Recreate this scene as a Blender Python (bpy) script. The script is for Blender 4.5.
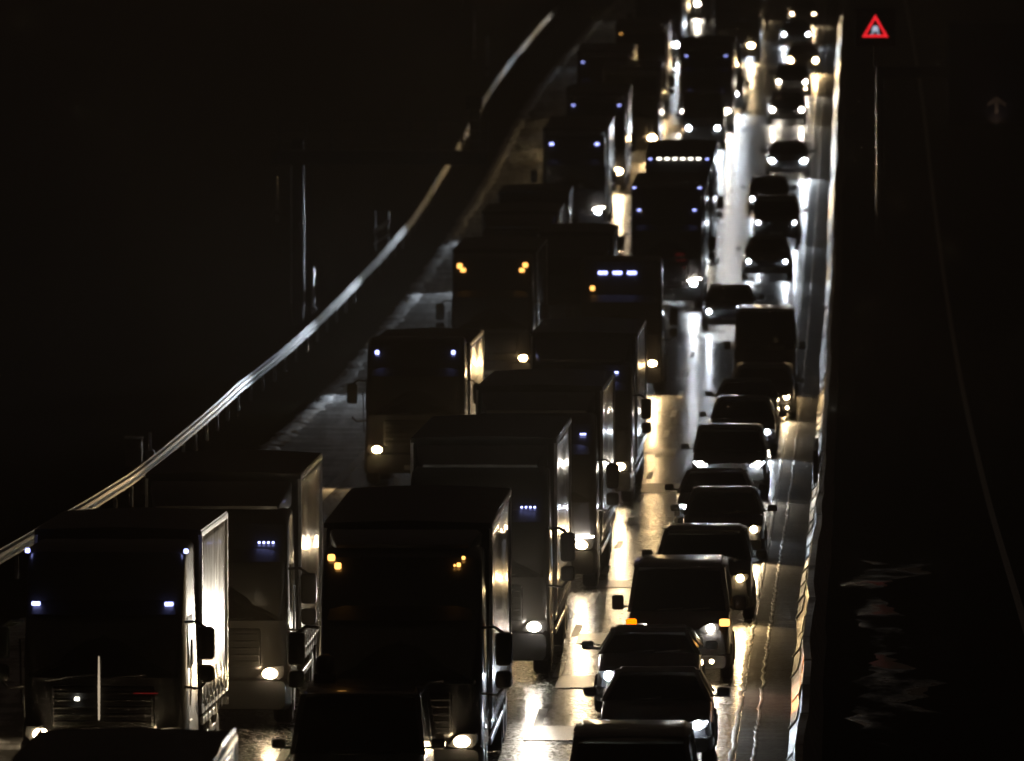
import bpy, bmesh, math, random
from mathutils import Vector, Matrix
random.seed(7)
for o in list(bpy.data.objects): bpy.data.objects.remove(o)
SC = bpy.context.scene
COL = SC.collection

# ------------------------------------------------------------------ camera, world, exposure
F = 11000.0                       # focal length in pixels of a 1024 px wide picture (long telephoto)
HC = 15.2                         # camera height: an overpass above the motorway
TH = math.atan(595.5 / F)         # looking slightly down
cam = bpy.data.cameras.new('camera'); camo = bpy.data.objects.new('camera', cam); COL.objects.link(camo)
camo.location = (0, 0, HC); camo.rotation_euler = (math.pi / 2 - TH, 0, 0)
cam.sensor_width = 36; cam.lens = F / 1024 * 36; cam.clip_start = 1; cam.clip_end = 6000
cam.dof.use_dof = True; cam.dof.focus_distance = 195; cam.dof.aperture_fstop = 3.2
SC.camera = camo
w = bpy.data.worlds.new('World'); SC.world = w; w.use_nodes = True
nt = w.node_tree; bg = nt.nodes['Background']
sky = nt.nodes.new('ShaderNodeTexSky'); sky.sky_type = 'NISHITA'; sky.sun_disc = False
sky.sun_elevation = math.radians(-6); sky.sun_rotation = math.radians(20)
mixn = nt.nodes.new('ShaderNodeMix'); mixn.data_type = 'RGBA'; mixn.blend_type = 'ADD'; mixn.inputs[0].default_value = 1
sc_ = nt.nodes.new('ShaderNodeMix'); sc_.data_type = 'RGBA'; sc_.inputs[0].default_value = .02; sc_.inputs[6].default_value = (0, 0, 0, 1)
nt.links.new(sky.outputs[0], sc_.inputs[7]); nt.links.new(sc_.outputs[2], mixn.inputs[6]); mixn.inputs[7].default_value = (.004, .0027, .002, 1)
nt.links.new(mixn.outputs[2], bg.inputs[0]); bg.inputs[1].default_value = 1.0
vs = SC.view_settings; vs.view_transform = 'Standard'; vs.look = 'None'; vs.gamma = 1; vs.use_curve_mapping = False
vs.exposure = 0.4
SC.render.engine = 'CYCLES'; cy = SC.cycles
cy.use_denoising = True; cy.use_adaptive_sampling = False
cy.max_bounces = 5; cy.diffuse_bounces = 1; cy.glossy_bounces = 3; cy.transmission_bounces = 2
cy.transparent_max_bounces = 10; cy.volume_bounces = 0
cy.sample_clamp_direct = 60; cy.sample_clamp_indirect = 4
HAZE = 0.0014; HAZE_G = -0.4
LAMP = 5.2                        # one factor on every headlamp

# ------------------------------------------------------------------ road geometry
ZP = [(-50, 0), (171, 0), (268, -2.0), (333, -2.8), (393, -2.6), (458, -1.6), (524, 0), (610, .75), (700, 1.1), (900, 1.6), (3000, 2)]
def zroad(y):
    for i in range(len(ZP) - 1):
        if y <= ZP[i + 1][0]:
            y0, z0 = ZP[max(i - 1, 0)]; y1, z1 = ZP[i]; y2, z2 = ZP[i + 1]; y3, z3 = ZP[min(i + 2, len(ZP) - 1)]
            m1 = (z2 - z0) / (y2 - y0) if y2 > y0 else 0; m2 = (z3 - z1) / (y3 - y1)
            h = y2 - y1; t = (y - y1) / h
            return ((2*t**3 - 3*t*t + 1) * z1 + (t**3 - 2*t*t + t) * h * m1 + (-2*t**3 + 3*t*t) * z2 + (t**3 - t*t) * h * m2)
    return 2
SL = 0.0313
def xbar(y): return 4.38 + SL * (y - 171)          # line of the median barrier
YAW = -math.atan(SL)
def urail(y):                                       # left guard rail, metres left of the barrier line
    P = [(0, 16.2), (260, 16.2), (315, 16.7), (423, 16.15), (507, 16.4), (665, 17.2), (900, 17.6), (3000, 18)]
    for (a, b), (c, d) in zip(P, P[1:]):
        if y <= c: return b + (d - b) * (y - a) / (c - a)
    return 18
def pix(x, y, z):
    d = HC - z; D = y * math.cos(TH) + d * math.sin(TH); v = y * math.sin(TH) - d * math.cos(TH)
    return 512 + F * x / D, 380.5 - F * v / D
def at(px, py, H):
    """ground distance and lateral place of a feature H above the road seen at a pixel"""
    lo, hi = 100.0, 1200.0
    best = None; y = lo
    while y < hi:
        if pix(0, y, zroad(y) + H)[1] <= py: best = y; break
        y += 0.25
    y = best or hi
    d = HC - zroad(y) - H; D = y * math.cos(TH) + d * math.sin(TH)
    return (px - 512) * D / F, y

# ------------------------------------------------------------------ materials
def newmat(name):
    m = bpy.data.materials.new(name); m.use_nodes = True
    return m, m.node_tree, m.node_tree.nodes['Principled BSDF']
def pbr(name, col, rough=.5, metal=0, coat=0, noise=.25, nscale=6, bump=0, bscale=40, stretch=(1, 1, 1), spec=.5):
    m, t, b = newmat(name)
    b.inputs['Metallic'].default_value = metal
    b.inputs['Coat Weight'].default_value = coat; b.inputs['Coat Roughness'].default_value = .08
    b.inputs['Specular IOR Level'].default_value = spec
    tc = t.nodes.new('ShaderNodeTexCoord'); mp = t.nodes.new('ShaderNodeMapping'); mp.inputs['Scale'].default_value = stretch
    t.links.new(tc.outputs['Object'], mp.inputs[0])
    n = t.nodes.new('ShaderNodeTexNoise'); n.inputs['Scale'].default_value = nscale; n.inputs['Detail'].default_value = 6
    t.links.new(mp.outputs[0], n.inputs['Vector'])
    r = t.nodes.new('ShaderNodeValToRGB')
    r.color_ramp.elements[0].position = .3; r.color_ramp.elements[1].position = .75
    r.color_ramp.elements[0].color = [c * (1 - noise) for c in col] + [1]
    r.color_ramp.elements[1].color = [min(1, c * (1 + noise)) for c in col] + [1]
    t.links.new(n.outputs[0], r.inputs[0]); t.links.new(r.outputs[0], b.inputs['Base Color'])
    rr = t.nodes.new('ShaderNodeMapRange'); rr.inputs[3].default_value = max(.02, rough * .75); rr.inputs[4].default_value = min(1, rough * 1.3)
    t.links.new(n.outputs[0], rr.inputs[0]); t.links.new(rr.outputs[0], b.inputs['Roughness'])
    if bump:
        n2 = t.nodes.new('ShaderNodeTexNoise'); n2.inputs['Scale'].default_value = bscale; n2.inputs['Detail'].default_value = 4
        t.links.new(mp.outputs[0], n2.inputs['Vector'])
        bp = t.nodes.new('ShaderNodeBump'); bp.inputs['Strength'].default_value = bump; bp.inputs['Distance'].default_value = .02
        t.links.new(n2.outputs[0], bp.inputs['Height']); t.links.new(bp.outputs[0], b.inputs['Normal'])
    return m
def glow(name, col, strength, sample=False):
    m = bpy.data.materials.new(name); m.use_nodes = True; t = m.node_tree
    t.nodes.remove(t.nodes['Principled BSDF'])
    e = t.nodes.new('ShaderNodeEmission'); e.inputs[0].default_value = (*col, 1); e.inputs[1].default_value = strength
    t.links.new(e.outputs[0], t.nodes['Material Output'].inputs[0])
    m.cycles.emission_sampling = 'FRONT' if sample else 'NONE'
    return m
def glassmat(name, tint, rough=.03):
    m = bpy.data.materials.new(name); m.use_nodes = True; t = m.node_tree
    t.nodes.remove(t.nodes['Principled BSDF'])
    tr = t.nodes.new('ShaderNodeBsdfTransparent'); tr.inputs[0].default_value = (*tint, 1)
    g = t.nodes.new('ShaderNodeBsdfGlossy'); g.inputs[1].default_value = rough
    tc = t.nodes.new('ShaderNodeTexCoord'); n = t.nodes.new('ShaderNodeTexNoise'); n.inputs['Scale'].default_value = 3
    t.links.new(tc.outputs['Object'], n.inputs['Vector'])
    r = t.nodes.new('ShaderNodeMapRange'); r.inputs[3].default_value = rough; r.inputs[4].default_value = rough * 4
    t.links.new(n.outputs[0], r.inputs[0]); t.links.new(r.outputs[0], g.inputs[1])
    fr = t.nodes.new('ShaderNodeFresnel'); fr.inputs[0].default_value = 1.5
    mx = t.nodes.new('ShaderNodeMixShader')
    t.links.new(fr.outputs[0], mx.inputs[0]); t.links.new(tr.outputs[0], mx.inputs[1]); t.links.new(g.outputs[0], mx.inputs[2])
    t.links.new(mx.outputs[0], t.nodes['Material Output'].inputs[0])
    return m

def asphalt(name, base, rlo, rhi, streak=.5, wetness=.5):
    """wet tarmac: grain, transverse streaks, patches of standing water and worn wheel tracks"""
    m, t, b = newmat(name)
    L = t.links.new
    tc = t.nodes.new('ShaderNodeTexCoord')
    def noise(sc, scale, det=5, rough=.6):
        mp = t.nodes.new('ShaderNodeMapping'); mp.inputs['Scale'].default_value = sc
        L(tc.outputs['Object'], mp.inputs[0])
        n = t.nodes.new('ShaderNodeTexNoise'); n.inputs['Scale'].default_value = scale; n.inputs['Detail'].default_value = det
        n.inputs['Roughness'].default_value = rough
        L(mp.outputs[0], n.inputs['Vector']); return n.outputs[0]
    def ramp(v, a, c, lo=0., hi=1.):
        r = t.nodes.new('ShaderNodeMapRange'); r.inputs[1].default_value = a; r.inputs[2].default_value = c
        r.inputs[3].default_value = lo; r.inputs[4].default_value = hi
        L(v, r.inputs[0]); return r.outputs[0]
    def math_(op, a, c):
        n = t.nodes.new('ShaderNodeMath'); n.operation = op
        for k, v in enumerate((a, c)):
            if isinstance(v, (int, float)): n.inputs[k].default_value = v
            else: L(v, n.inputs[k])
        return n.outputs[0]
    st = noise((.35, 1.1, 1), 1.4, 5, .65)          # transverse bands
    lon = noise((2.2, .03, 1), 1.0, 4)               # wheel tracks along the road
    fine = noise((1, .8, 1), 11, 3, .7)
    big = noise((.5, .09, 1), .9, 5)
    wet = math_('ADD', math_('MULTIPLY', ramp(st, .38, .62), streak), math_('MULTIPLY', ramp(lon, .35, .65), 1 - streak))
    wet = math_('MULTIPLY', wet, ramp(big, .3, .6, .35, 1))
    grain = noise((1, .6, 1), 13, 2, .8)
    L(math_('ADD', ramp(wet, 0, 1, rhi, rlo), ramp(grain, .47, .62, 0, .3)), b.inputs['Roughness'])
    cr = t.nodes.new('ShaderNodeMix'); cr.data_type = 'RGBA'
    cr.inputs[6].default_value = [c * 1.5 for c in base] + [1]; cr.inputs[7].default_value = [c * .6 for c in base] + [1]
    L(math_('MULTIPLY', math_('ADD', wet, fine), .55), cr.inputs[0])
    trans = noise((.12, 1.9, 1), 1.3, 3, .55)
    ln = math_('MULTIPLY', ramp(trans, .60, .63), ramp(trans, .69, .66))
    speck = noise((1, .5, 1), 9, 2, .85)
    gm_ = t.nodes.new('ShaderNodeMix'); gm_.data_type = 'RGBA'; gm_.blend_type = 'MULTIPLY'; gm_.inputs[0].default_value = 1
    sr = t.nodes.new('ShaderNodeValToRGB'); sr.color_ramp.elements[0].position = .36; sr.color_ramp.elements[0].color = (.25, .25, .25, 1); sr.color_ramp.elements[1].position = .66; sr.color_ramp.elements[1].color = (2.2, 2.2, 2.2, 1)
    L(speck, sr.inputs[0]); L(cr.outputs[2], gm_.inputs[6]); L(sr.outputs[0], gm_.inputs[7])
    lm = t.nodes.new('ShaderNodeMix'); lm.data_type = 'RGBA'; lm.inputs[7].default_value = (.2, .19, .17, 1); L(ln, lm.inputs[0]); L(gm_.outputs[2], lm.inputs[6])
    L(lm.outputs[2], b.inputs['Base Color'])
    bp = t.nodes.new('ShaderNodeBump'); bp.inputs['Strength'].default_value = .35; bp.inputs['Distance'].default_value = .006
    bp2 = t.nodes.new('ShaderNodeBump'); bp2.inputs['Strength'].default_value = .3; bp2.inputs['Distance'].default_value = .02
    L(fine, bp.inputs['Height']); L(st, bp2.inputs['Height']); L(bp2.outputs[0], bp.inputs['Normal'])
    L(bp.outputs[0], b.inputs['Normal'])
    b.inputs['Specular IOR Level'].default_value = .32
    return m

def slush(name):
    '''worn shoulder tarmac under streaks of grey-white salt slush'''
    m, t, b = newmat(name); L = t.links.new; b.inputs['Specular IOR Level'].default_value = .3
    tc = t.nodes.new('ShaderNodeTexCoord')
    def nz(sc, s_, d):
        mp = t.nodes.new('ShaderNodeMapping'); mp.inputs['Scale'].default_value = sc; L(tc.outputs['Object'], mp.inputs[0])
        n = t.nodes.new('ShaderNodeTexNoise'); n.inputs['Scale'].default_value = s_; n.inputs['Detail'].default_value = d; n.inputs['Roughness'].default_value = .65
        L(mp.outputs[0], n.inputs['Vector']); return n.outputs[0]
    a = nz((1.3, .05, 1), 1.2, 6); c = nz((.25, .5, 1), 1.1, 6)
    mu = t.nodes.new('ShaderNodeMath'); mu.operation = 'ADD'; L(a, mu.inputs[0]); L(c, mu.inputs[1])
    r = t.nodes.new('ShaderNodeValToRGB'); e = r.color_ramp.elements
    e[0].position = .46; e[0].color = (.06, .06, .062, 1); e[1].position = .55; e[1].color = (.62, .64, .68, 1)
    hf = t.nodes.new('ShaderNodeMath'); hf.operation = 'MULTIPLY'; hf.inputs[1].default_value = .5; L(mu.outputs[0], hf.inputs[0])
    L(hf.outputs[0], r.inputs[0]); L(r.outputs[0], b.inputs['Base Color']); b.inputs['Roughness'].default_value = .45
    bp = t.nodes.new('ShaderNodeBump'); bp.inputs['Strength'].default_value = .6; bp.inputs['Distance'].default_value = .03; L(mu.outputs[0], bp.inputs['Height']); L(bp.outputs[0], b.inputs['Normal'])
    return m
def puddled(name):
    '''dark unlit tarmac with flat puddles that mirror the faint sky'''
    m, t, b = newmat(name); L = t.links.new
    tc = t.nodes.new('ShaderNodeTexCoord'); mp = t.nodes.new('ShaderNodeMapping'); mp.inputs['Scale'].default_value = (.4, .12, 1); L(tc.outputs['Object'], mp.inputs[0])
    n = t.nodes.new('ShaderNodeTexNoise'); n.inputs['Scale'].default_value = 1; n.inputs['Detail'].default_value = 9; n.inputs['Roughness'].default_value = .62; L(mp.outputs[0], n.inputs['Vector'])
    r = t.nodes.new('ShaderNodeMapRange'); r.inputs[1].default_value = .47; r.inputs[2].default_value = .56; L(n.outputs[0], r.inputs[0])
    rr = t.nodes.new('ShaderNodeMapRange'); rr.inputs[3].default_value = .8; rr.inputs[4].default_value = .14; L(r.outputs[0], rr.inputs[0]); L(rr.outputs[0], b.inputs['Roughness'])
    sp = t.nodes.new('ShaderNodeMapRange'); sp.inputs[3].default_value = 0; sp.inputs[4].default_value = .5; L(r.outputs[0], sp.inputs[0]); L(sp.outputs[0], b.inputs['Specular IOR Level'])
    c = t.nodes.new('ShaderNodeValToRGB'); c.color_ramp.elements[0].color = (.02, .018, .016, 1); c.color_ramp.elements[1].color = (.008, .008, .008, 1); L(r.outputs[0], c.inputs[0]); L(c.outputs[0], b.inputs['Base Color'])
    return m
def fogged(name):
    '''rear glass beaded with spray: half clear, half scattering the light of the lamps behind it'''
    m = bpy.data.materials.new(name); m.use_nodes = True; t = m.node_tree; t.nodes.remove(t.nodes['Principled BSDF'])
    a = t.nodes.new('ShaderNodeBsdfTransparent'); a.inputs[0].default_value = (.8, .83, .82, 1)
    b = t.nodes.new('ShaderNodeBsdfTranslucent'); b.inputs[0].default_value = (.75, .82, .82, 1)
    tc = t.nodes.new('ShaderNodeTexCoord'); n = t.nodes.new('ShaderNodeTexNoise'); n.inputs['Scale'].default_value = 5; t.links.new(tc.outputs['Object'], n.inputs['Vector'])
    r = t.nodes.new('ShaderNodeMapRange'); r.inputs[1].default_value = .35; r.inputs[2].default_value = .65; r.inputs[3].default_value = .15; r.inputs[4].default_value = .6
    t.links.new(n.outputs[0], r.inputs[0]); mx = t.nodes.new('ShaderNodeMixShader'); t.links.new(r.outputs[0], mx.inputs[0]); t.links.new(a.outputs[0], mx.inputs[1]); t.links.new(b.outputs[0], mx.inputs[2])
    t.links.new(mx.outputs[0], t.nodes['Material Output'].inputs[0]); return m
M = {
 'road': asphalt('wet_asphalt', (.045, .042, .038), .05, .2),
 'shoulder': slush('slushy_shoulder'),
 'median': pbr('median_ground', (.02, .017, .015), .9, noise=.6, nscale=2, spec=0),
 'puddle': puddled('puddled_tarmac'),
 'slush': pbr('old_slush', (.62, .64, .68), .6, noise=.5, nscale=3, bump=.5, bscale=10),
 'gutter': asphalt('gutter_grime', (.035, .032, .028), .3, .6),
 'patch': pbr('tar_patch', (.018, .017, .016), .35, bump=.2, bscale=60),
 'line': pbr('road_paint', (.62, .6, .55), .4, noise=.35, nscale=14, bump=.5, bscale=40),
 'verge': pbr('dark_grass', (.014, .015, .009), .95, noise=.7, nscale=3, bump=1, bscale=12, spec=0),
 'rail': pbr('galvanised_steel', (.72, .74, .77), .3, metal=.5, noise=.3, nscale=4, bump=.15, bscale=9),
 'post': pbr('dull_steel', (.22, .22, .22), .5, metal=.7),
 'barrier': pbr('barrier_steel', (.4, .4, .4), .4, metal=.3, noise=.6, nscale=1.2, bump=.3, bscale=5),
 'black': pbr('black_plastic', (.012, .012, .013), .45),
 'rubber': pbr('tyre_rubber', (.012, .012, .012), .7),
 'alu': pbr('wheel_alloy', (.35, .35, .36), .3, metal=.9),
 'chrome': pbr('wet_chrome', (.7, .7, .7), .12, metal=1),
 'inside': pbr('cabin_fabric', (.03, .03, .032), .8),
 'glass': glassmat('windscreen_glass', (.82, .85, .84)),
 'fogged': fogged('fogged_rear_glass'),
 'glassd': glassmat('lorry_glass', (.12, .13, .13)),
 'lens': glassmat('lamp_glass', (.85, .85, .85)),
 'plate': pbr('plate_white', (.5, .5, .48), .4),
 'curtain': pbr('white_curtain', (.72, .7, .66), .2, coat=.7, noise=.18, nscale=2, stretch=(1, 3, .4), bump=.02, bscale=2.2),
 'curtain_grey': pbr('grey_curtain', (.42, .43, .46), .2, coat=.7, noise=.2, nscale=2, stretch=(1, 3, .4), bump=.02, bscale=2.2),
 'tarp': pbr('roof_tarpaulin', (.06, .06, .06), .45, coat=.2, bump=.4, bscale=3),
 'frontwall': pbr('trailer_front_wall', (.05, .05, .052), .5),
 'signblue': pbr('sign_blue', (.004, .012, .05), .4),
 'signborder': pbr('sign_white', (.3, .3, .3), .5),
 'gantry': pbr('gantry_steel', (.09, .09, .09), .55, metal=.5),
 'red': glow('red_led', (1, .02, .03), 1.3, True),
 'ledwhite': glow('white_led', (.75, .8, 1), .8, True),
 'amber': glow('amber_lamp', (1, .17, .0), 2.6, True),
 'amberdim': glow('amber_marker', (1, .45, .1), 3.0, True),
 'marker': glow('blue_white_marker', (.36, .4, 1), 5, True),
 'markerw': glow('white_marker', (1, .95, .8), 9, True),
 'redlamp': glow('red_lamp', (1, .05, .05), .07, True),
 'screen': glow('dash_screen', (.45, .7, .65), .25, True),
 'strip': glow('emissive_gleam', (1, .8, .55), .45, True),  # emission standing in for a reflected gleam, not a lamp
}
HUES = {'warm': (1, .74, .42), 'neutral': (1, .9, .74), 'cool': (.82, .91, 1), 'gold': (1, .68, .32)}
for k, c in HUES.items(): M['lamp_' + k] = glow('headlamp_' + k, c, 160)
_paints = {}
def paint(c, rough=.35):
    k = tuple(c)
    if k not in _paints: _paints[k] = pbr('vehicle_paint', c, rough, coat=.8, noise=.12, nscale=3)
    return _paints[k]

# ------------------------------------------------------------------ mesh helpers
class MB:
    def __init__(s): s.v = []; s.f = []
    def add(s, vs, fs):
        n = len(s.v); s.v += [tuple(v) for v in vs]; s.f += [tuple(i + n for i in f) for f in fs]; return s
    def box(s, x0, x1, y0, y1, z0, z1, c=0.0):
        """box with chamfered edges"""
        if c <= 0:
            vs = [(x, y, z) for x in (x0, x1) for y in (y0, y1) for z in (z0, z1)]
            return s.add(vs, [(0, 1, 3, 2), (4, 6, 7, 5), (0, 4, 5, 1), (2, 3, 7, 6), (0, 2, 6, 4), (1, 5, 7, 3)])
        bm = bmesh.new(); bmesh.ops.create_cube(bm, size=1)
        for v in bm.verts:
            v.co = ((x0 + x1) / 2 + v.co.x * (x1 - x0), (y0 + y1) / 2 + v.co.y * (y1 - y0), (z0 + z1) / 2 + v.co.z * (z1 - z0))
        bmesh.ops.bevel(bm, geom=bm.edges[:], offset=c, segments=2, profile=.5, affect='EDGES')
        bm.verts.index_update()
        s.add([v.co[:] for v in bm.verts], [[v.index for v in f.verts] for f in bm.faces]); bm.free(); return s
    def loft(s, rings, caps=True, closed=True):
        n = len(rings[0]); b = len(s.v); s.v += [tuple(p) for r in rings for p in r]
        for i in range(len(rings) - 1):
            for j in range(n if closed else n - 1):
                k = (j + 1) % n
                s.f.append((b + i*n + j, b + i*n + k, b + (i+1)*n + k, b + (i+1)*n + j))
        if caps and closed:
            s.f.append(tuple(b + j for j in range(n))[::-1]); s.f.append(tuple(b + (len(rings)-1)*n + j for j in range(n)))
        return s
    def tube(s, pts, r, n=8):
        rings = []
        for i, p in enumerate(pts):
            p = Vector(p); a = Vector(pts[max(i-1, 0)]); c = Vector(pts[min(i+1, len(pts)-1)]); d = (c - a).normalized()
            u = d.cross(Vector((0, 0, 1))); u = u.normalized() if u.length > 1e-4 else Vector((1, 0, 0)); w = d.cross(u)
            rr = r[i] if isinstance(r, (list, tuple)) else r
            rings.append([p + (u * math.cos(2*math.pi*k/n) + w * math.sin(2*math.pi*k/n)) * rr for k in range(n)])
        return s.loft(rings)
    def slab(s, quad, t=.012, nu=6, bulge=0.0, axis=(0, -1, 0)):
        """curved pane between four corners (bl, br, tr, tl), with thickness"""
        bl, br, tr, tl = [Vector(q) for q in quad]; ax = Vector(axis); R = []
        for off in (0, t):
            for j in range(nu + 1):
                for i in range(nu + 1):
                    a = i / nu; b_ = j / nu
                    p = (bl*(1-a) + br*a) * (1-b_) + (tl*(1-a) + tr*a) * b_
                    R.append(p + ax * (bulge * (1 - (2*a-1)**2) - off))
        N = (nu + 1) ** 2; fs = []
        for k in (0, 1):
            for j in range(nu):
                for i in range(nu):
                    q = [k*N + j*(nu+1) + i, k*N + j*(nu+1) + i+1, k*N + (j+1)*(nu+1) + i+1, k*N + (j+1)*(nu+1) + i]
                    fs.append(q if k == 0 else q[::-1])
        e = [j for j in range(nu+1)] + [(j+1)*(nu+1)-1 for j in range(1, nu+1)] + [N-1-j for j in range(1, nu+1)] + [(nu-j)*(nu+1) for j in range(1, nu)]
        for a, b_ in zip(e, e[1:] + e[:1]): fs.append([b_, a, a+N, b_+N])
        return s.add(R, fs)
    def wheel(s, x0, x1, y, z, r, n=20, c=.04):
        rings = []
        for x, q in ((x0, r-c), (x0+c, r), (x1-c, r), (x1, r-c)):
            rings.append([(x, y + q*math.cos(2*math.pi*k/n), z + q*math.sin(2*math.pi*k/n)) for k in range(n)])
        return s.loft(rings)
    def build(s, name, mat, parent=None, smooth=False):
        me = bpy.data.meshes.new(name); me.from_pydata(s.v, [], s.f)
        bm = bmesh.new(); bm.from_mesh(me); bmesh.ops.recalc_face_normals(bm, faces=bm.faces[:]); bm.to_mesh(me); bm.free()
        me.materials.append(mat)
        if smooth:
            for p in me.polygons: p.use_smooth = True
            try: me.set_sharp_from_angle(angle=math.radians(38))
            except Exception: pass
        o = bpy.data.objects.new(name, me); COL.objects.link(o)
        if parent: o.parent = parent
        return o
def tag(o, label=None, cat=None, group=None, kind=None):
    for k, v in (('label', label), ('category', cat), ('group', group), ('kind', kind)):
        if v: o[k] = v
    return o
def empty(name, loc, rot=(0, 0, 0)):
    o = bpy.data.objects.new(name, None); o.empty_display_size = .3; COL.objects.link(o); o.location = loc; o.rotation_euler = rot; return o
def rring(w, z0, z1, y, r=.12, n=4, lean=0., x0=0.):
    """rounded rectangle in the xz plane, half-width w at the bottom, w-lean at the top"""
    P = []
    for (sx, zz, a0) in ((1, z1, 0), (-1, z1, 90), (-1, z0, 180), (1, z0, 270)):
        hw = w - lean if zz == z1 else w
        cx = sx * (hw - r); cz = zz - r if zz == z1 else zz + r
        for k in range(n + 1):
            a = math.radians(a0 + 90 * k / n); P.append((x0 + cx + r*math.cos(a), y, cz + r*math.sin(a)))
    return P

# ------------------------------------------------------------------ lamps
def headlamp(parent_root, host, x, y, z, hue, power, r=.07, pitch=-16.5, shape=None, spot=True, size=60, yaw=0):
    """bulb disc (seen) and the beam it throws"""
    n = 14; m = MB()
    rx, rz = shape or (r, r)
    ring = lambda yy, q: [(x + rx*q*math.cos(2*math.pi*k/n), yy, z + rz*q*math.sin(2*math.pi*k/n)) for k in range(n)]
    m.loft([ring(y + .03, .9), ring(y, 1), ring(y - .02, .75)])
    b = m.build('bulb', M['lamp_' + hue], host, True)
    if spot and power > 0:
        l = bpy.data.lights.new('headlamp_beam', 'SPOT'); l.energy = power * LAMP; l.color = HUES[hue]
        l.spot_size = math.radians(size); l.spot_blend = 1.0; l.shadow_soft_size = .05
        lo = bpy.data.objects.new('headlamp_beam', l); COL.objects.link(lo); lo.parent = parent_root
        lo.location = (x, y - .09, z); lo.rotation_euler = (math.radians(90 + pitch), 0, math.radians(180))
        lo.rotation_euler = Matrix(((1, 0, 0), (0, 1, 0), (0, 0, 1))).to_euler()
        d = Vector((math.sin(math.radians(yaw)), -math.cos(math.radians(pitch)), math.sin(math.radians(pitch))))
        lo.rotation_euler = d.to_track_quat('-Z', 'Y').to_euler()
    return b
def marker(root, x, y, z, w=.12, h=.04, mat='marker'):
    return MB().box(x-w/2, x+w/2, y-.03, y+.02, z-h/2, z+h/2, min(w, h)*.25).build('marker_light', M[mat], root)
def root_at(name, X, Y, label, cat, group, yaw=0.0):
    sl = (zroad(Y + 6) - zroad(Y)) / 6
    r = empty(name, (X, Y, zroad(Y) + .008), (math.atan(sl), 0, YAW + yaw))
    return tag(r, label, cat, group)

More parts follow.
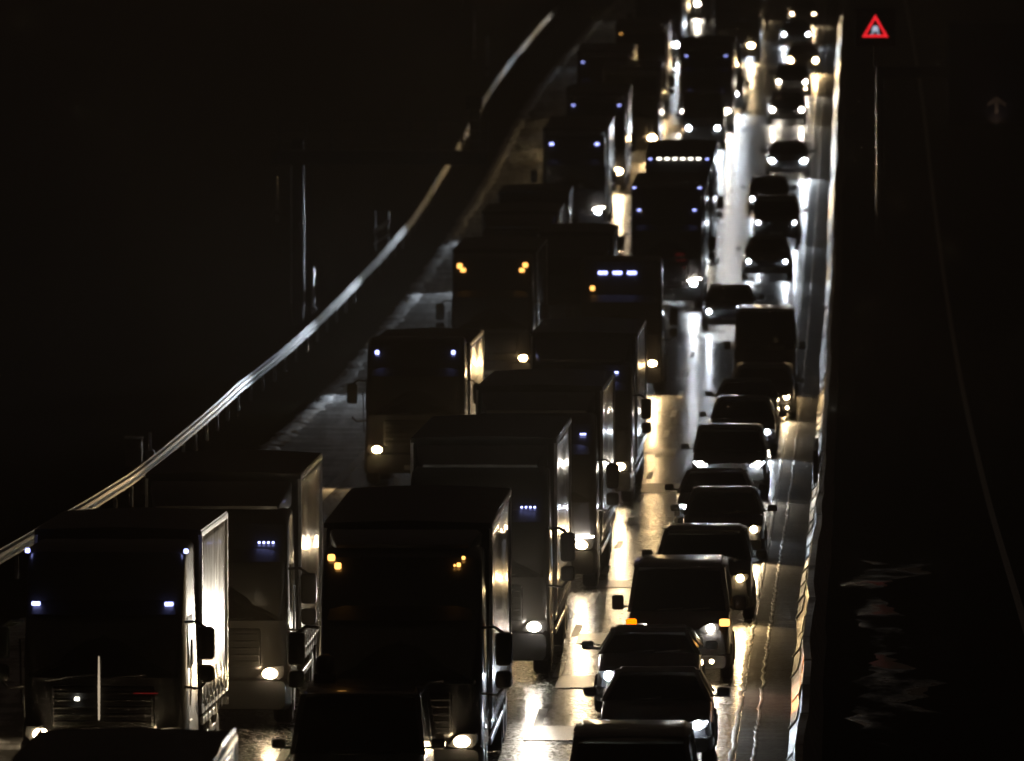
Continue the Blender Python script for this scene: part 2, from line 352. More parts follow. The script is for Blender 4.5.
# ------------------------------------------------------------------ cars and vans
CARS = 'cars and vans queuing in the fast lane'
SHAPES = {  # L, W, H, bonnet length, cowl z, nose z, windscreen run, roof end (fraction of L), roof half width, tail window run
 'saloon': (4.6, 1.82, 1.44, 1.25, .96, .74, .80, .66, .56, .75),
 'hatch':  (4.1, 1.78, 1.48, 1.05, .98, .76, .75, .84, .57, .45),
 'estate': (4.6, 1.82, 1.48, 1.2, .97, .75, .78, .90, .58, .35),
 'suv':    (4.6, 1.88, 1.70, 1.15, 1.12, .92, .70, .88, .62, .40),
 'mpv':    (4.7, 1.90, 1.80, .95, 1.12, .86, .85, .93, .66, .25),
 'van':    (5.1, 1.92, 1.95, .75, 1.20, .95, .72, .97, .76, .10),
 'bigvan': (5.6, 1.98, 2.45, .70, 1.30, 1.0, .62, .98, .82, .08),
}
def car(px, py, label, shape='saloon', hz=None, col=(.02, .02, .022), hue='cool', power=26, name=None, cat='car', group=CARS,
        width=None, H=None, lamps=(1, 1), fog=False, indicator=False, drl=None, yaw=0.0, glass='glass', ref=None, screen=False, beacon=False, rack=False, bulb=.07, beam=60, xoff=0, at_roof=False):
    L, W, H0, bl, zc, zn, wr, rf, rw, tr = SHAPES[shape]
    H = H or H0; W = width or W; hw = W / 2
    hz = hz or zn - .08
    if at_roof:
        X, Y = at(px, py, H); Y -= bl + wr + .6; X -= SL * (bl + wr + .6)
    else:
        X, Y = at(px, py, hz)
    if Y > 440: power *= 4; bulb *= 1.45
    R = root_at(name or {'van': 'delivery_van', 'bigvan': 'panel_van', 'mpv': 'people_carrier', 'suv': 'off_road_car'}.get(shape, shape + '_car'), X + xoff, Y, label, cat, group, yaw)
    p = paint(col)
    van = shape in ('van', 'bigvan')
    # lower body
    b = MB(); R0 = .13
    st = [(0.0, .80, .30, zn - .16), (.05, .91, .22, zn - .05), (.22, .97, .20, zn + .02), (.55, .99, .20, zn + (zc-zn)*.45), (bl, 1.0, .20, zc - .02),
          (bl + wr, 1.0, .2, zc), (L*.6, 1.0, .2, zc), (L - .5, .99, .2, zc - .01), (L - .12, .95, .24, zc - .06), (L, .85, .34, zc - .14)]
    b.loft([rring(hw*f, z0, z1, y, R0, 4, .05) for y, f, z0, z1 in st])
    b.build('body', p, R, True)
    # roof with pillars
    y0 = bl - .02; y1 = bl + wr; y2 = max(L * rf, y1 + 1); y3 = min(y2 + tr, L - .05); rh = hw * (rw / .75) if not van else hw * .88
    rh = min(rh, hw - .10)
    bw = hw - .06
    rb = MB()
    rb.loft([rring(rh*.90, H-.10, H-.05, y1 - .02, .022, 3, .03), rring(rh*.98, H-.08, H-.02, y1 + .12, .028, 3, .06), rring(rh, H-.08, H, y1 + .55, .035, 3, .09),
             rring(rh, H-.08, H, y2 - .35, .035, 3, .09), rring(rh*.96, H-.10, H-.04, y2, .025, 3, .05)])
    for s in (-1, 1):
        def bar(a, c, w_=.05):
            a = Vector(a); c = Vector(c)
            rb.loft([[a + Vector((dx, dy, 0)) for dx, dy in ((-w_/2, -w_/2), (w_/2, -w_/2), (w_/2, w_/2), (-w_/2, w_/2))],
                     [c + Vector((dx, dy, 0)) for dx, dy in ((-w_/2, -w_/2), (w_/2, -w_/2), (w_/2, w_/2), (-w_/2, w_/2))]])
        bar((s*(bw-.01), y0 + .05, zc - .04), (s*(rh-.07), y1 + .04, H - .06), .075)
        ym = (y1 + y2) / 2
        bar((s*(bw-.01), ym, zc - .04), (s*(rh-.05), ym, H - .06), .09)
        bar((s*(bw-.03), y3 - .06, zc - .06), (s*(rh-.07), y2 - .06, H - .07), .12)
    if van:
        for s in (-1, 1):
            rb.slab([(s*(bw+.01), ym, zc-.06), (s*(bw-.02), y3-.05, zc-.06), (s*(rh-.04), y2-.02, H-.06), (s*(rh-.04), ym, H-.06)], .03, 3, .02, (s, 0, 0))
        rb.slab([(-bw+.02, y3, zc-.06), (bw-.02, y3, zc-.06), (rh-.05, y2, H-.07), (-rh+.05, y2, H-.07)], .03, 2, 0, (0, 1, 0))
    roof = rb.build('roof', p, R, True)
    g = M[glass]
    ws = MB().slab([(-bw+.05, y0 + .04, zc - .03), (bw-.05, y0 + .04, zc - .03), (rh-.09, y1 + .02, H - .075), (-rh+.09, y1 + .02, H - .075)], .012, 8, .07)
    wso = ws.build('windscreen', g, R, True)
    wp = MB()
    for s in (-.42, .12):
        wp.tube([(s*bw*1.0, y0 - .03, zc + .0), (s*bw + .5*bw, y0 - .0, zc + .035)], .012, 6)
    wp.build('wiper', M['black'], wso)
    for s in (-1, 1):
        e = ym if van else y3 - .12; et = ym if van else y2 - .12
        MB().slab([(s*(bw), y0 + .16, zc - .03), (s*bw, e, zc - .03), (s*(rh-.045), et, H - .075), (s*(rh-.045), y1 + .1, H - .075)], .01, 3, .01, (s, 0, 0)).build('side_window', g, R, True)
    if not van:
        MB().slab([(-bw+.08, y3, zc - .04), (bw-.08, y3, zc - .04), (rh-.1, y2, H - .09), (-rh+.1, y2, H - .09)], .01, 4, .03, (0, 1, 0)).build('rear_window', M['fogged'], R, True)
    # inside
    for s in (-1, 1):
        st_ = MB().box(s*.36-.24, s*.36+.24, y1 + .25, y1 + .40, .55, zc + .12, .05)
        st_.box(s*.36-.13, s*.36+.13, y1 + .27, y1 + .37, zc + .14, min(zc + .34, H-.14), .04)
        st_.build('seat', M['inside'], R)
    db = MB().box(-bw+.06, bw-.06, y0 + .18, y0 + .55, zc - .2, zc - .03, .04); db.build('dashboard', M['inside'], R)
    if screen:
        MB().box(-.22, .22, y0 + .56, y0 + .58, zc - .02, zc + .10, .01).build('screen', M['screen'], R)
    # front
    gm = MB().box(-.42*hw/.9, .42*hw/.9, -.035, .03, zn - .36, zn - .14, .03)
    for k in range(4): gm.box(-.40*hw/.9, .40*hw/.9, -.05, -.03, zn - .335 + k*.05, zn - .318 + k*.05)
    gm.build('grille', M['black'], R)
    bu = MB().loft([rring(hw*.90, .24, .46, -.07, .08, 4), rring(hw*.97, .22, .48, .06, .09, 4), rring(hw*1.0, .22, .50, .35, .09, 4)])
    bu.build('bumper', p, R, True)
    MB().box(-.26, .26, -.095, -.065, .36, .47, .008).build('licence_plate', M['plate'], R)
    for s, on in ((-1, lamps[0]), (1, lamps[1])):
        hx = hw - (.36 if van else .25)
        hl = MB(); q = []
        for dx, dz in ((-.20, -.03), (-.10, -.085), (.06, -.08), (.15, -.02), (.17, .07), (.05, .075), (-.12, .04)): q.append((s*(hx + dx), dz + hz))
        hl.loft([[(x, .05, z) for x, z in q], [(x, -.012 + .25*max(0, (abs(x)-hx)), z) for x, z in q]])
        h = hl.build('headlight', M['black'], R)
        if on:
            headlamp(R, h, s*hx, -.06, hz, hue, power*on, bulb, size=beam)
            if drl:
                MB().tube([(s*(hx-.17), -.05, hz-.03), (s*(hx+.02), -.055, hz-.06 if drl == 1 else hz+.05), (s*(hx+.15), -.0, hz+.05 if drl == 1 else hz + .03)], .014, 6).build('running_light', M['lamp_cool'], h)
        if fog:
            fm = MB().wheel(s*(hx+.02)-.001, s*(hx+.02)+.001, 0, 0, .01)
            f_ = MB().loft([[(s*(hx+.02) + .07*math.cos(a*.5236), yy, .36 + .055*math.sin(a*.5236)) for a in range(12)] for yy in (-.075, -.10)]).build('fog_lamp', M['black'], R)
            headlamp(R, f_, s*(hx+.02), -.12, .36, 'warm', power*.25, .035)
        if indicator:
            on2 = s < 0
            im = MB().box(s*(hw-.12)-.09, s*(hw-.12)+.09, -.07, .02, hz+.03, hz+.16, .035)
            im.build('turn_indicator', M['amber' if on2 else 'amberdim'], R)
            if on2:
                l = bpy.data.lights.new('indicator_light', 'SPOT'); l.energy = 600; l.color = (1, .22, 0); l.shadow_soft_size = .06; l.spot_size = math.radians(64); l.spot_blend = 1
                lo = bpy.data.objects.new('indicator_light', l); COL.objects.link(lo); lo.parent = R; lo.location = (s*(hw-.10), -.14, hz+.09)
                lo.rotation_euler = Vector((.3, -1, -.42)).to_track_quat('-Z', 'Y').to_euler()
        mm = MB().box(min(s*(hw+.03), s*(hw+.24)), max(s*(hw+.03), s*(hw+.24)), y0+.22, y0+.36, zc + (.02 if not van else -.02), zc + (.17 if not van else .24), .045)
        mm.box(min(s*(hw-.08), s*(hw+.06)), max(s*(hw-.08), s*(hw+.06)), y0+.26, y0+.32, zc+.02, zc+.06)
        mm.build('mirror', p if not van else M['black'], R, True)
        for wy in (.78, L - .85):
            wh = MB().wheel(s*(hw-.10) - .1, s*(hw-.10) + .1, wy, .325, .325); wo = wh.build('wheel', M['rubber'], R, True)
            MB().wheel(s*(hw+.004)-.012, s*(hw+.004)+.012, wy, .325, .215, 18, .006).build('rim', M['alu'], wo, True)
    if beacon:
        bs = MB().box(-hw*.75, -hw*.75+.32, y2-.75, y2-.45, H, H+.10, .02)
        bs.build('beacon_stand', M['black'], R)
        bd = MB(); n = 16; x = -hw*.75 + .16; y = y2 - .6
        bd.loft([[(x + r*math.cos(2*math.pi*k/n), y + r*math.sin(2*math.pi*k/n), H + z) for k in range(n)] for r, z in ((.12, .10), (.15, .14), (.15, .26), (.12, .34), (.05, .38))])
        bd.build('beacon', M['black'], R, True)
    if rack:
        for s in (-1, 1):
            MB().tube([(s*(rh-.10), y1+.3, H), (s*(rh-.10), y1+.4, H+.06), (s*(rh-.10), y2-.4, H+.06), (s*(rh-.10), y2-.3, H)], .02, 6).build('roof_rail', M['chrome'], R, True)
    return R

# ------------------------------------------------------------------ lorries
LORRIES = 'lorries queuing in the two slow lanes'
def lorry(px, py, label, H=.9, cabh=3.75, boxh=4.0, length=9.0, w=2.5, hue='warm', power=45, marks=(), yaw=0.0, body='curtain', cabcol=(.02, .02, .022),
          boxw=2.55, semi=False, xoff=0, mirror2=True, lamps=(1, 1), deflector=True, side_led=0, rear=None, name='lorry', half=.93, drl=False, gap=.75, extra=None, hz=.9, group=LORRIES, ribs=.0005, beam=60, rb=None, lb=None, gleam_=False, lhue=None):
    X, Y = at(px, py, H)
    if rear:                                   # the pixel is the rear top edge of the box
        Y -= length; X -= SL * length
    R = root_at(name, X + xoff, Y, label, 'lorry', group, yaw)
    far = 4.2 if Y > 440 else 1; sqrt_far = 1.5 if Y > 440 else 1
    rb = rb or (1, beam, -16.5); lb = lb or (1, beam, -16.5)
    hw = w / 2; p = paint(cabcol); D = 2.15
    cb = MB()
    # cab shell: rings front to back
    def cring(y, f, zt, zb=.55, r=.14): return rring(hw*f, zb, zt, y, r, 4, .06)
    cb.loft([cring(.0, .90, 2.0, .62), cring(.06, .97, 2.35, .58), cring(.16, .99, 2.75, .55), cring(.30, 1.0, 3.05, .55), cring(.42, 1.0, min(3.3, cabh-.05), .55), cring(.6, 1.0, cabh-.12, .55), cring(.95, 1.0, cabh, .55), cring(D, 1.0, cabh, .6)])
    cab = cb.build('cab', p, R, True)
    MB().slab([(-hw+.12, -.005, 1.75), (hw-.12, -.005, 1.75), (hw-.2, .26, 2.72), (-hw+.2, .26, 2.72)], .02, 8, .10).build('windscreen', M['glassd'], R, True)
    wp = MB()
    for s in (-.85, -.1): wp.tube([(s, -.09, 1.70), (s + .35, -.12, 1.77), (s + .75, -.115, 1.80)], .014, 6)
    wp.build('wiper', M['black'], R)
    # sun visor: curved lip above the windscreen
    sv = MB()
    sv.slab([(-hw+.16, .02, 2.70), (hw-.16, .02, 2.70), (hw-.2, .27, 2.90), (-hw+.2, .27, 2.90)], .025, 8, .12)
    sv.build('sun_visor', M['black'], R, True)
    gr = MB().box(-hw*.62, hw*.62, -.05, .04, 1.0, 1.62, .04)
    for k in range(5): gr.box(-hw*.6, hw*.6, -.075, -.045, 1.06 + k*.11, 1.10 + k*.11, .01)
    gr.build('grille', M['black'], R)
    bm_ = MB().loft([rring(hw*.94, .32, .78, -.14, .1, 4), rring(hw*1.0, .30, .82, .0, .1, 4), rring(hw*1.0, .30, .84, .5, .1, 4)])
    bm_.build('bumper', p, R, True)
    MB().box(-.26, .26, -.165, -.135, .40, .52, .008).build('licence_plate', M['plate'], R)
    for s, on in ((-1, lamps[0]), (1, lamps[1])):
        h = MB().loft([[(s*(half + dx), yy, hz + dz) for dx, dz in ((-.22, -.08), (.16, -.10), (.24, .0), (.22, .12), (-.05, .10))] for yy in (-.10, -.155)]).build('headlight', M['black'], R)
        if on:
            headlamp(R, h, s*half, -.18, hz, (lhue or hue) if s < 0 else hue, power*far*on*(rb if s > 0 else lb)[0], .065, shape=(.12*sqrt_far, .085*sqrt_far), size=(rb if s > 0 else lb)[1], pitch=(rb if s > 0 else lb)[2], yaw=((rb if s > 0 else lb) + (0,))[3])
            if drl: MB().tube([(s*(half-.2), -.17, hz+.10), (s*(half+.05), -.175, hz+.15), (s*(half+.25), -.16, hz+.17)], .016, 6).build('running_light', M['lamp_neutral'], h)
        # mirrors on arms
        x = s*(hw + .30); mi = MB()
        mi.box(x-.13, x+.13, -.05, .13, 2.02, 2.52, .06)
        if mirror2: mi.box(x-.13, x+.13, -.05, .11, 1.68, 1.95, .07)
        mi.tube([(s*(hw-.03), .12, 2.58), (s*(hw+.16), .05, 2.60), (x, .04, 2.5)], .025, 6)
        mi.tube([(x, .04, 1.70), (s*(hw+.2), .05, 1.58), (s*(hw-.03), .12, 1.60)], .025, 6)
        mi.build('mirror', M['black'], R, True)
        MB().slab([(s*(hw+.004), .55, 1.85), (s*(hw+.004), 1.35, 1.85), (s*(hw-.02), 1.35, 2.62), (s*(hw-.02), .62, 2.62)], .015, 2, 0, (s, 0, 0)).build('side_window', M['glassd'], R)
        sp = MB(); x0_, x1_ = sorted((s*(hw-.25), s*(hw+.012)))
        for k in range(3): sp.box(x0_, x1_, .45 + k*.05, .95, .40 + k*.3, .47 + k*.3, .015)
        sp.build('step', M['chrome'], R)
        MB().tube([(s*(hw+.03), .40, 1.3), (s*(hw+.05), .40, 2.3)], .018, 6).build('grab_rail', M['chrome'], R)
        for wy, ww in ((1.25, .3),) + (((length - 1.6, .32), (length - 2.9, .32)) if not semi else ((3.6, .5), (length-1.6, .36), (length-2.85, .36), (length-4.1, .36))):
            xx = sorted((s*(hw-.02), s*(hw-.02-ww)))
            wo = MB().wheel(xx[0], xx[1], wy, .49, .49, 24, .05).build('wheel', M['rubber'], R, True)
            MB().wheel(s*(hw-.005)-.012, s*(hw-.005)+.012, wy, .49, .29, 20, .006).build('rim', M['alu'], wo, True)
    # box / trailer
    if body:
        y0 = D + gap; y1 = length; bw = boxw / 2; zf = 1.15
        MB().box(-bw+.04, bw-.04, y0 - .05, y0 + .06, zf, boxh - .02, .03).build('front_wall', M['frontwall'], R)
        MB().box(-bw+.02, bw-.02, y1 - .05, y1, zf, boxh - .02, .02).build('rear_doors', M['frontwall'], R)
        rfm = MB(); n = 14; rows = []
        for k in range(n + 1):
            y = y0 - .05 + (y1 - y0 + .05) * k / n; sag = .02 * math.sin(k * 2.4)
            rows.append([(-bw, y, boxh-.10), (-bw, y, boxh-.02), (-bw*.55, y, boxh + sag*.6), (0, y, boxh + .02 + sag), (bw*.55, y, boxh + sag*.6), (bw, y, boxh-.02), (bw, y, boxh-.10), (0, y, boxh-.11)])
        rfm.loft(rows); rfm.build('trailer_roof', M['tarp'], R, True)
        for s in (-1, 1):
            cm = MB(); nf = max(20, int((y1 - y0) * 3.2)); pro = []
            for k in range(nf*4 + 1):
                y = y0 + .06 + (y1 - y0 - .12) * k / (nf*4)
                pro.append((s*(bw - .018 + ribs*math.sin(2*math.pi*k/4) + .004*math.sin(k*.13)), y))
            zz = [zf - .02, zf + .25, zf + 1.0, zf + 1.9, boxh - .25, boxh - .09]
            jit = [.004, .002, -.012, -.012, 0, .002]
            cm.loft([[(x + s*j*math.sin(y*1.3), y, z) for x, y in pro] for z, j in zip(zz, jit)], caps=False, closed=False)
            # give the sheet a thickness
            co = cm.build('side_curtain', M[body], R, True)
            md = co.modifiers.new('thickness', 'SOLIDIFY'); md.thickness = .012; md.offset = -1 if s > 0 else 1
            rl = MB().box(*sorted((s*(bw+.012), s*(bw-.05))), y0 - .04, y1, boxh - .13, boxh - .05, .01)
            rl.box(*sorted((s*(bw+.012), s*(bw-.05))), y0 - .04, y1, zf - .14, zf, .01)
            for yy in (y0, y1 - .04): rl.box(*sorted((s*(bw+.014), s*(bw-.06))), yy, yy + .06, zf - .14, boxh - .05, .01)
            rl.build('body_frame', M['rail'], R)
            yy = y0 + .5
            while s > 0 and Y < 235 and yy < y1 - .3:
                stp = MB().box(*sorted((s*(bw+.020), s*(bw+.005))), yy, yy + .045, zf - .30, zf + .35, .004)
                stp.box(*sorted((s*(bw+.045), s*(bw+.01))), yy - .02, yy + .07, zf - .06, zf + .06, .008)
                stp.build('strap', M['chrome'], R); yy += .62
            sg = MB()
            for zz_ in (.55, .80): sg.box(*sorted((s*(bw-.02), s*(bw-.07))), y0 + .5, y1 - 1.9 if not semi else y1 - 5, zz_, zz_ + .12, .02)
            tk = MB().box(*sorted((s*(bw-.08), s*(bw-.6))), y0 - .3, y0 + .35, .5, 1.05, .1)
            sg.build('side_guard', M['rail'], R); tk.build('fuel_tank', M['chrome'], R, True)
            for k in range(side_led):
                yy = y0 + .4 + (y1 - y0 - .8) * k / max(1, side_led - 1)
                MB().box(*sorted((s*(bw+.03), s*(bw+.0))), yy, yy + .1, zf - .1, zf - .06, .008).build('side_marker', M['markerw'], R)
        MB().box(-.5, .5, 1.2, y1 - .3, .62, .9, .03).box(-bw+.1, bw-.1, y0, y1, .95, zf, .02).build('chassis', M['post'], R)
        if deflector and cabh < boxh - .15:
            MB().loft([rring(hw*.8, cabh-.05, cabh+.05, .95, .04, 3), rring(hw*.9, cabh-.05, min(boxh-.05, cabh+.3), 1.7, .05, 3), rring(hw*.92, cabh-.05, boxh-.12, D+.2, .05, 3)]).build('wind_deflector', p, R, True)
    if gleam_: MB().tube([(-.05, -.17, 1.12), (-.05, -.17, 1.6), (-.05, -.17, 2.08)], [.013, .018, .01], 8).build('emissive_gleam', M['strip'], R)  # upright wet gleam on the cab front, imitated by a glowing tube
    for mk in marks:
        x, z = mk[0], mk[1]; mat = mk[2] if len(mk) > 2 else 'marker'; ww = mk[3] if len(mk) > 3 else .12; hh = mk[4] if len(mk) > 4 else .04
        yy = 0
        prof_ = [(0, -.05), (2.0, -.02), (2.35, .06), (2.75, .16), (3.05, .30), (min(3.3, cabh-.05), .42), (cabh-.12, .6), (cabh, .95), (9, 1)]
        for (za, ya), (zb_, yb) in zip(prof_, prof_[1:]):
            if za <= z < zb_: yy = ya + (yb - ya) * (z - za) / (zb_ - za) - .06
        marker(R, x, yy, z, ww, hh, mat)
    return R
#@@SETTING
# ------------------------------------------------------------------ the setting
YS = [0] + list(range(100, 360, 4)) + list(range(360, 1000, 6)) + [1040, 1100, 1200, 1400, 1800, 2500]
def strip(name, u0, u1, dz, mat, ys=YS, label=None, cat=None, kind=None, nu=1, y_a=None, y_b=None):
    m = MB(); yy = [y for y in ys if (y_a is None or y >= y_a) and (y_b is None or y <= y_b)]
    g = lambda u, y: u(y) if callable(u) else u
    m.loft([[(xbar(y) - (g(u0, y) + (g(u1, y) - g(u0, y)) * k / nu), y, zroad(y) + dz) for k in range(nu + 1)] for y in yy], caps=False, closed=False)
    o = m.build(name, mat, None, True)
    for p in o.data.polygons:
        pass
    if o.data.polygons[0].normal.z < 0: o.data.flip_normals()
    return tag(o, label, cat, None, kind)
# ground: one sheet to the horizon
gm = MB(); gx = [-1600, -600, -200, -60, -40, -30, -22, -17.4, -14, -10, 0, 10, 20, 30, 45, 80, 250, 700, 1600]
gm.loft([[(xbar(y) + x if abs(x) < 100 else x, y, zroad(y) - .10 - (0 if -17.5 < x < 25 else min(6, max(.3, (-17.5 - x) * .45)) if x < 0 else .3)) for x in gx] for y in [-60] + YS[:-1] + [2500]], caps=False, closed=False)
go = gm.build('ground', M['verge'], None, True)
if go.data.polygons[0].normal.z < 0: go.data.flip_normals()
tag(go, kind='structure')
strip('gutter', .0, .9, 0, M['gutter'], kind='structure', nu=2)
strip('road', .9, 12.0, 0, M['road'], kind='structure', nu=8)
strip('hard_shoulder', 12.0, 14.8, .0, M['shoulder'], kind='structure', nu=3)
strip('median', 0, -4.0, -.02, M['median'], kind='structure', nu=3)
pd = MB(); rows = []; rp = random.Random(5); a_ = -.9; b_ = -2.3
for k in range(130):
    y = 174 + k * .5; f = min(1, k / 12, (129 - k) / 12)
    a_ += rp.uniform(-.14, .14) + (-1.0 - a_) * .08; b_ += rp.uniform(-.2, .2) + (-2.25 - b_) * .08
    m_ = (a_ + b_) / 2
    rows.append([(xbar(y) - (m_ + (a_ - m_) * f), y, zroad(y) - .012), (xbar(y) - m_, y, zroad(y) - .010), (xbar(y) - (m_ + (b_ - m_) * f), y, zroad(y) - .012)])
pd.loft(rows, caps=False, closed=False); o = pd.build('puddle', M['puddle'])
if o.data.polygons[0].normal.z < 0: o.data.flip_normals()
tag(o, kind='structure')
strip('far_carriageway', -4.0, -15.5, -.01, M['median'], kind='structure', nu=4)
def linegeo(name, u, wd, dash=None, dz=.004, y0=104, y1=1000, gap=0, mat='line'):
    m = MB(); y = y0
    step = dash or 12
    while y < y1:
        e = min(y + step, y1); k = [y + (e - y) * q / 4 for q in range(5)]
        m.loft([[(xbar(t) - u - wd/2, t, zroad(t) + dz), (xbar(t) - u + wd/2, t, zroad(t) + dz)] for t in k], caps=False, closed=False)
        y = e + gap
    o = m.build(name, M[mat])
    if o.data.polygons[0].normal.z < 0: o.data.flip_normals()
    return tag(o, kind='structure')
linegeo('lane_marking', 4.2, .15, 4, gap=8, y0=106)
linegeo('lane_marking', 8.0, .15, 4, gap=8, y0=110)
linegeo('edge_marking', 11.9, .25)
linegeo('edge_marking', -4.15, .14)
# raised, rippled edge lines beside the barrier
def ripple(u, wd, h, jt=.03, name='edge_marking', mat='line'):
    m = MB(); rows = []; y = 150.0; rnd = random.Random(int(u*100))
    while y < 700:
        j = rnd.uniform(-jt, jt); hh = h * rnd.uniform(.4, 1)
        x = xbar(y) - u + j; z = zroad(y) + .004
        rows.append([(x - wd/2, y, z - .004), (x - wd*.3, y, z + hh), (x + wd*.3, y, z + hh), (x + wd/2, y, z - .004)])
        y += .45 if y < 330 else 1.1
    m.loft(rows, caps=False, closed=False)
    o = m.build(name, M[mat], None, True)
    if o.data.polygons[0].normal.z < 0: o.data.flip_normals()
    return tag(o, kind='structure')
ripple(.95, .09, .012); ripple(.62, .06, .01)
ripple(14.55, .45, .05, .14, 'slush_bank', 'slush')
# tar repairs and inspection plates in the lane between lorries and cars
for px, py, w_, l_ in ((548, 741, .8, 3.0), (578, 689, .8, 3.2), (597, 645, .8, 3.4), (612, 588, .8, 3.0), (665, 493, 1.3, 5), (660, 455, .8, 3.5)):
    x, y = at(px, py, 0); m = MB(); n = 6
    m.loft([[(x - w_/2 + SL*k*l_/n, y + k*l_/n, zroad(y + k*l_/n) + .008), (x + w_/2 + SL*k*l_/n, y + k*l_/n, zroad(y + k*l_/n) + .008)] for k in range(n+1)], caps=False, closed=False)
    o = m.build('tar_patch', M['patch'])
    if o.data.polygons[0].normal.z < 0: o.data.flip_normals()
    tag(o, kind='structure')

# left guard rail: W-beam on posts
def wbeam(ufun, s, zc, y0, y1, step, wob, name, mat):
    prof = [(0, -.155), (.0, -.13), (.075, -.095), (.075, -.06), (.0, -.02), (.0, .02), (.075, .06), (.075, .095), (.0, .13), (0, .155), (-.012, .155), (-.012, .0), (-.012, -.155)]
    m = MB(); rows = []; y = y0; rnd = random.Random(3)
    while y <= y1:
        j = rnd.uniform(-wob, wob)
        rows.append([(xbar(y) - ufun(y) + s*(px_ + j), y, zroad(y) + zc + pz + j*.4) for px_, pz in prof]); y += step
    m.loft(rows); return m
gr_ = empty('guard_rail', (xbar(150) - urail(150), 150, zroad(150)))
tag(gr_, 'bright corrugated steel guard rail running along the dark verge beyond the hard shoulder', 'guard rail')
def fix(o, r): o.parent = r; o.matrix_parent_inverse = Matrix.Translation(-Vector(r.location)); return o
fix(wbeam(urail, 1, .62, 104, 668, 4, .015, 'rail', 'rail').build('rail_beam', M['rail'], None, True), gr_)
pm = MB(); y = 106
posts = []
while y < 668:
    x = xbar(y) - urail(y) - .10
    o = MB().box(x-.05, x+.04, y-.03, y+.03, zroad(y)-.35, zroad(y)+.72, .006)
    if len(posts) < 99: posts.append(fix(o.build('post', M['post']), gr_))
    y += 6
# median barrier: stepped steel wall of slightly displaced panels
mb = empty('median_barrier', (xbar(150), 150, zroad(150)))
tag(mb, 'pale battered median barrier of overlapping panels between fast lane and dark carriageway', 'barrier')
rnd = random.Random(11)
prof = [(.28, 0), (.26, .10), (.14, .26), (.09, .50), (.10, .60), (.06, .82), (-.06, .82), (-.10, .60), (-.26, .10), (-.28, 0)]
y = 104; kpan = 0; jb_ = 0
while y < 1000 and kpan < 98:
    ln = 6 if y < 300 else 9
    ja = jb_; jb = jb_ = rnd.uniform(-.04, .04); tw = 0
    rows = []
    for q in range(7):
        t = y + ln * q / 6 * .996; jj = ja + (jb - ja) * q / 6 + .008 * math.sin(t * .35)
        rows.append([(xbar(t) - (px_ + (jj + tw*(pz/.8)) * (1 if pz > 0 else .4)) + .16, t, zroad(t) + pz * (1 + .02*math.sin(t*.5)) - (.12 if pz == 0 else 0)) for px_, pz in prof])
    pn = fix(MB().loft(rows).build('panel', M['barrier'], None, True), mb)
    if y < 420:
        jr = []
        for t in (y - .09, y + .09):
            jr.append([(xbar(t) - (px_ * 1.06 + .012 + ja * (1 if pz > 0 else .4)) + .16, t, zroad(t) + pz + .01) for px_, pz in prof[1:7]] + [(xbar(t) - (px_ - .03 + ja) + .16, t, zroad(t) + pz) for px_, pz in prof[6:0:-1]])
        jo = MB().loft(jr).build('joint_plate', M['post'], pn)
    y += ln; kpan += 1
x, y = at(816, 470, .5)
bx = MB().loft([[(x - .02 + dx, y + dy, zroad(y) + z) for dx, dy in ((-.06, -.4), (.05, -.5), (.05 + .0313*5, 4.6), (-.06 + .0313*5, 4.6))] for z in (.02, .3, .7, 1.0)])
tag(bx.build('crash_cushion', M['barrier']), 'pale slanted plate bulging out of the median barrier beside the queue', 'barrier plate')

# left sign gantry seen from behind
X, Y = at(298, 312, 0); zb = zroad(Y)
G = tag(empty('sign_gantry', (X, Y, zb)), 'dark cantilever sign gantry with railed walkway reaching over the hard shoulder', 'gantry')
MB().box(-.2, .2, -.2, .2, -.4, 5.9, .03).build('column', M['gantry'], G)
L_ = 190 / 29.3
MB().box(-.9, L_, -.25, .25, 5.02, 5.5, .03).build('arm', M['gantry'], G)
rl = MB()
for z in (5.85, 6.2, 6.55): rl.tube([(-.6, -.45, z), (L_, -.45, z)], .025, 6)
for k in range(9): rl.tube([(-.6 + (L_+.6)*k/8, -.45, 5.5), (-.6 + (L_+.6)*k/8, -.45, 6.55)], .03, 6)
rl.box(-.6, L_, -.5, -.1, 5.505, 5.54)
rl.build('railing', M['post'], G)
MB().box(L_-.62, L_-.28, -.15, .15, 5.5, 6.9, .02).box(L_-.75, L_-.2, -.25, .2, 6.9, 7.35, .04).build('camera_housing', M['black'], G)
MB().box(-.235, -.205, -.1, .1, .3, 5.0).box(.205, .235, -.2, -.05, .2, 4.9, .004).build('cable_duct', M['rail'], G)
# thin posts beside the road
def post(px, ytop, ybot, label, r=.05, name='marker_post', cat='post', mat='rail', H=0):
    X, Y = at(px, ybot, 0); zt = 0
    s = F / Y; h = (ybot - ytop) / s
    R = tag(empty(name, (X, Y, zroad(Y))), label, cat)
    MB().tube([(0, 0, -.4), (0, 0, h*.5), (0, 0, h)], [r, r, r*.9], 10).build('pole', M[mat], R, True)
    MB().box(-.12, .12, -.12, .12, -.12, .04, .02).build('foot', M['post'], R)
    MB().box(-r*1.3, r*1.3, -r*1.3, r*1.3, h, h + .05, .01).build('cap', M['black'], R)
    return R
post(313, 268, 308, 'short pale roadside post just right of the gantry column', .05)
post(487, 36, 68, 'bright upright post standing alone beside the top of the guard rail', .08)
post(474, 10, 52, 'tall thin pole left of the brighter post beyond the guard rail', .05)
post(277, 178, 212, 'dim slim post left of the gantry column', .04)
post(150, 432, 452, 'small dark post on the grass verge near the guard rail bend', .04)
post(462, -4, 10, 'farthest thin post cut off by the upper frame edge', .06)
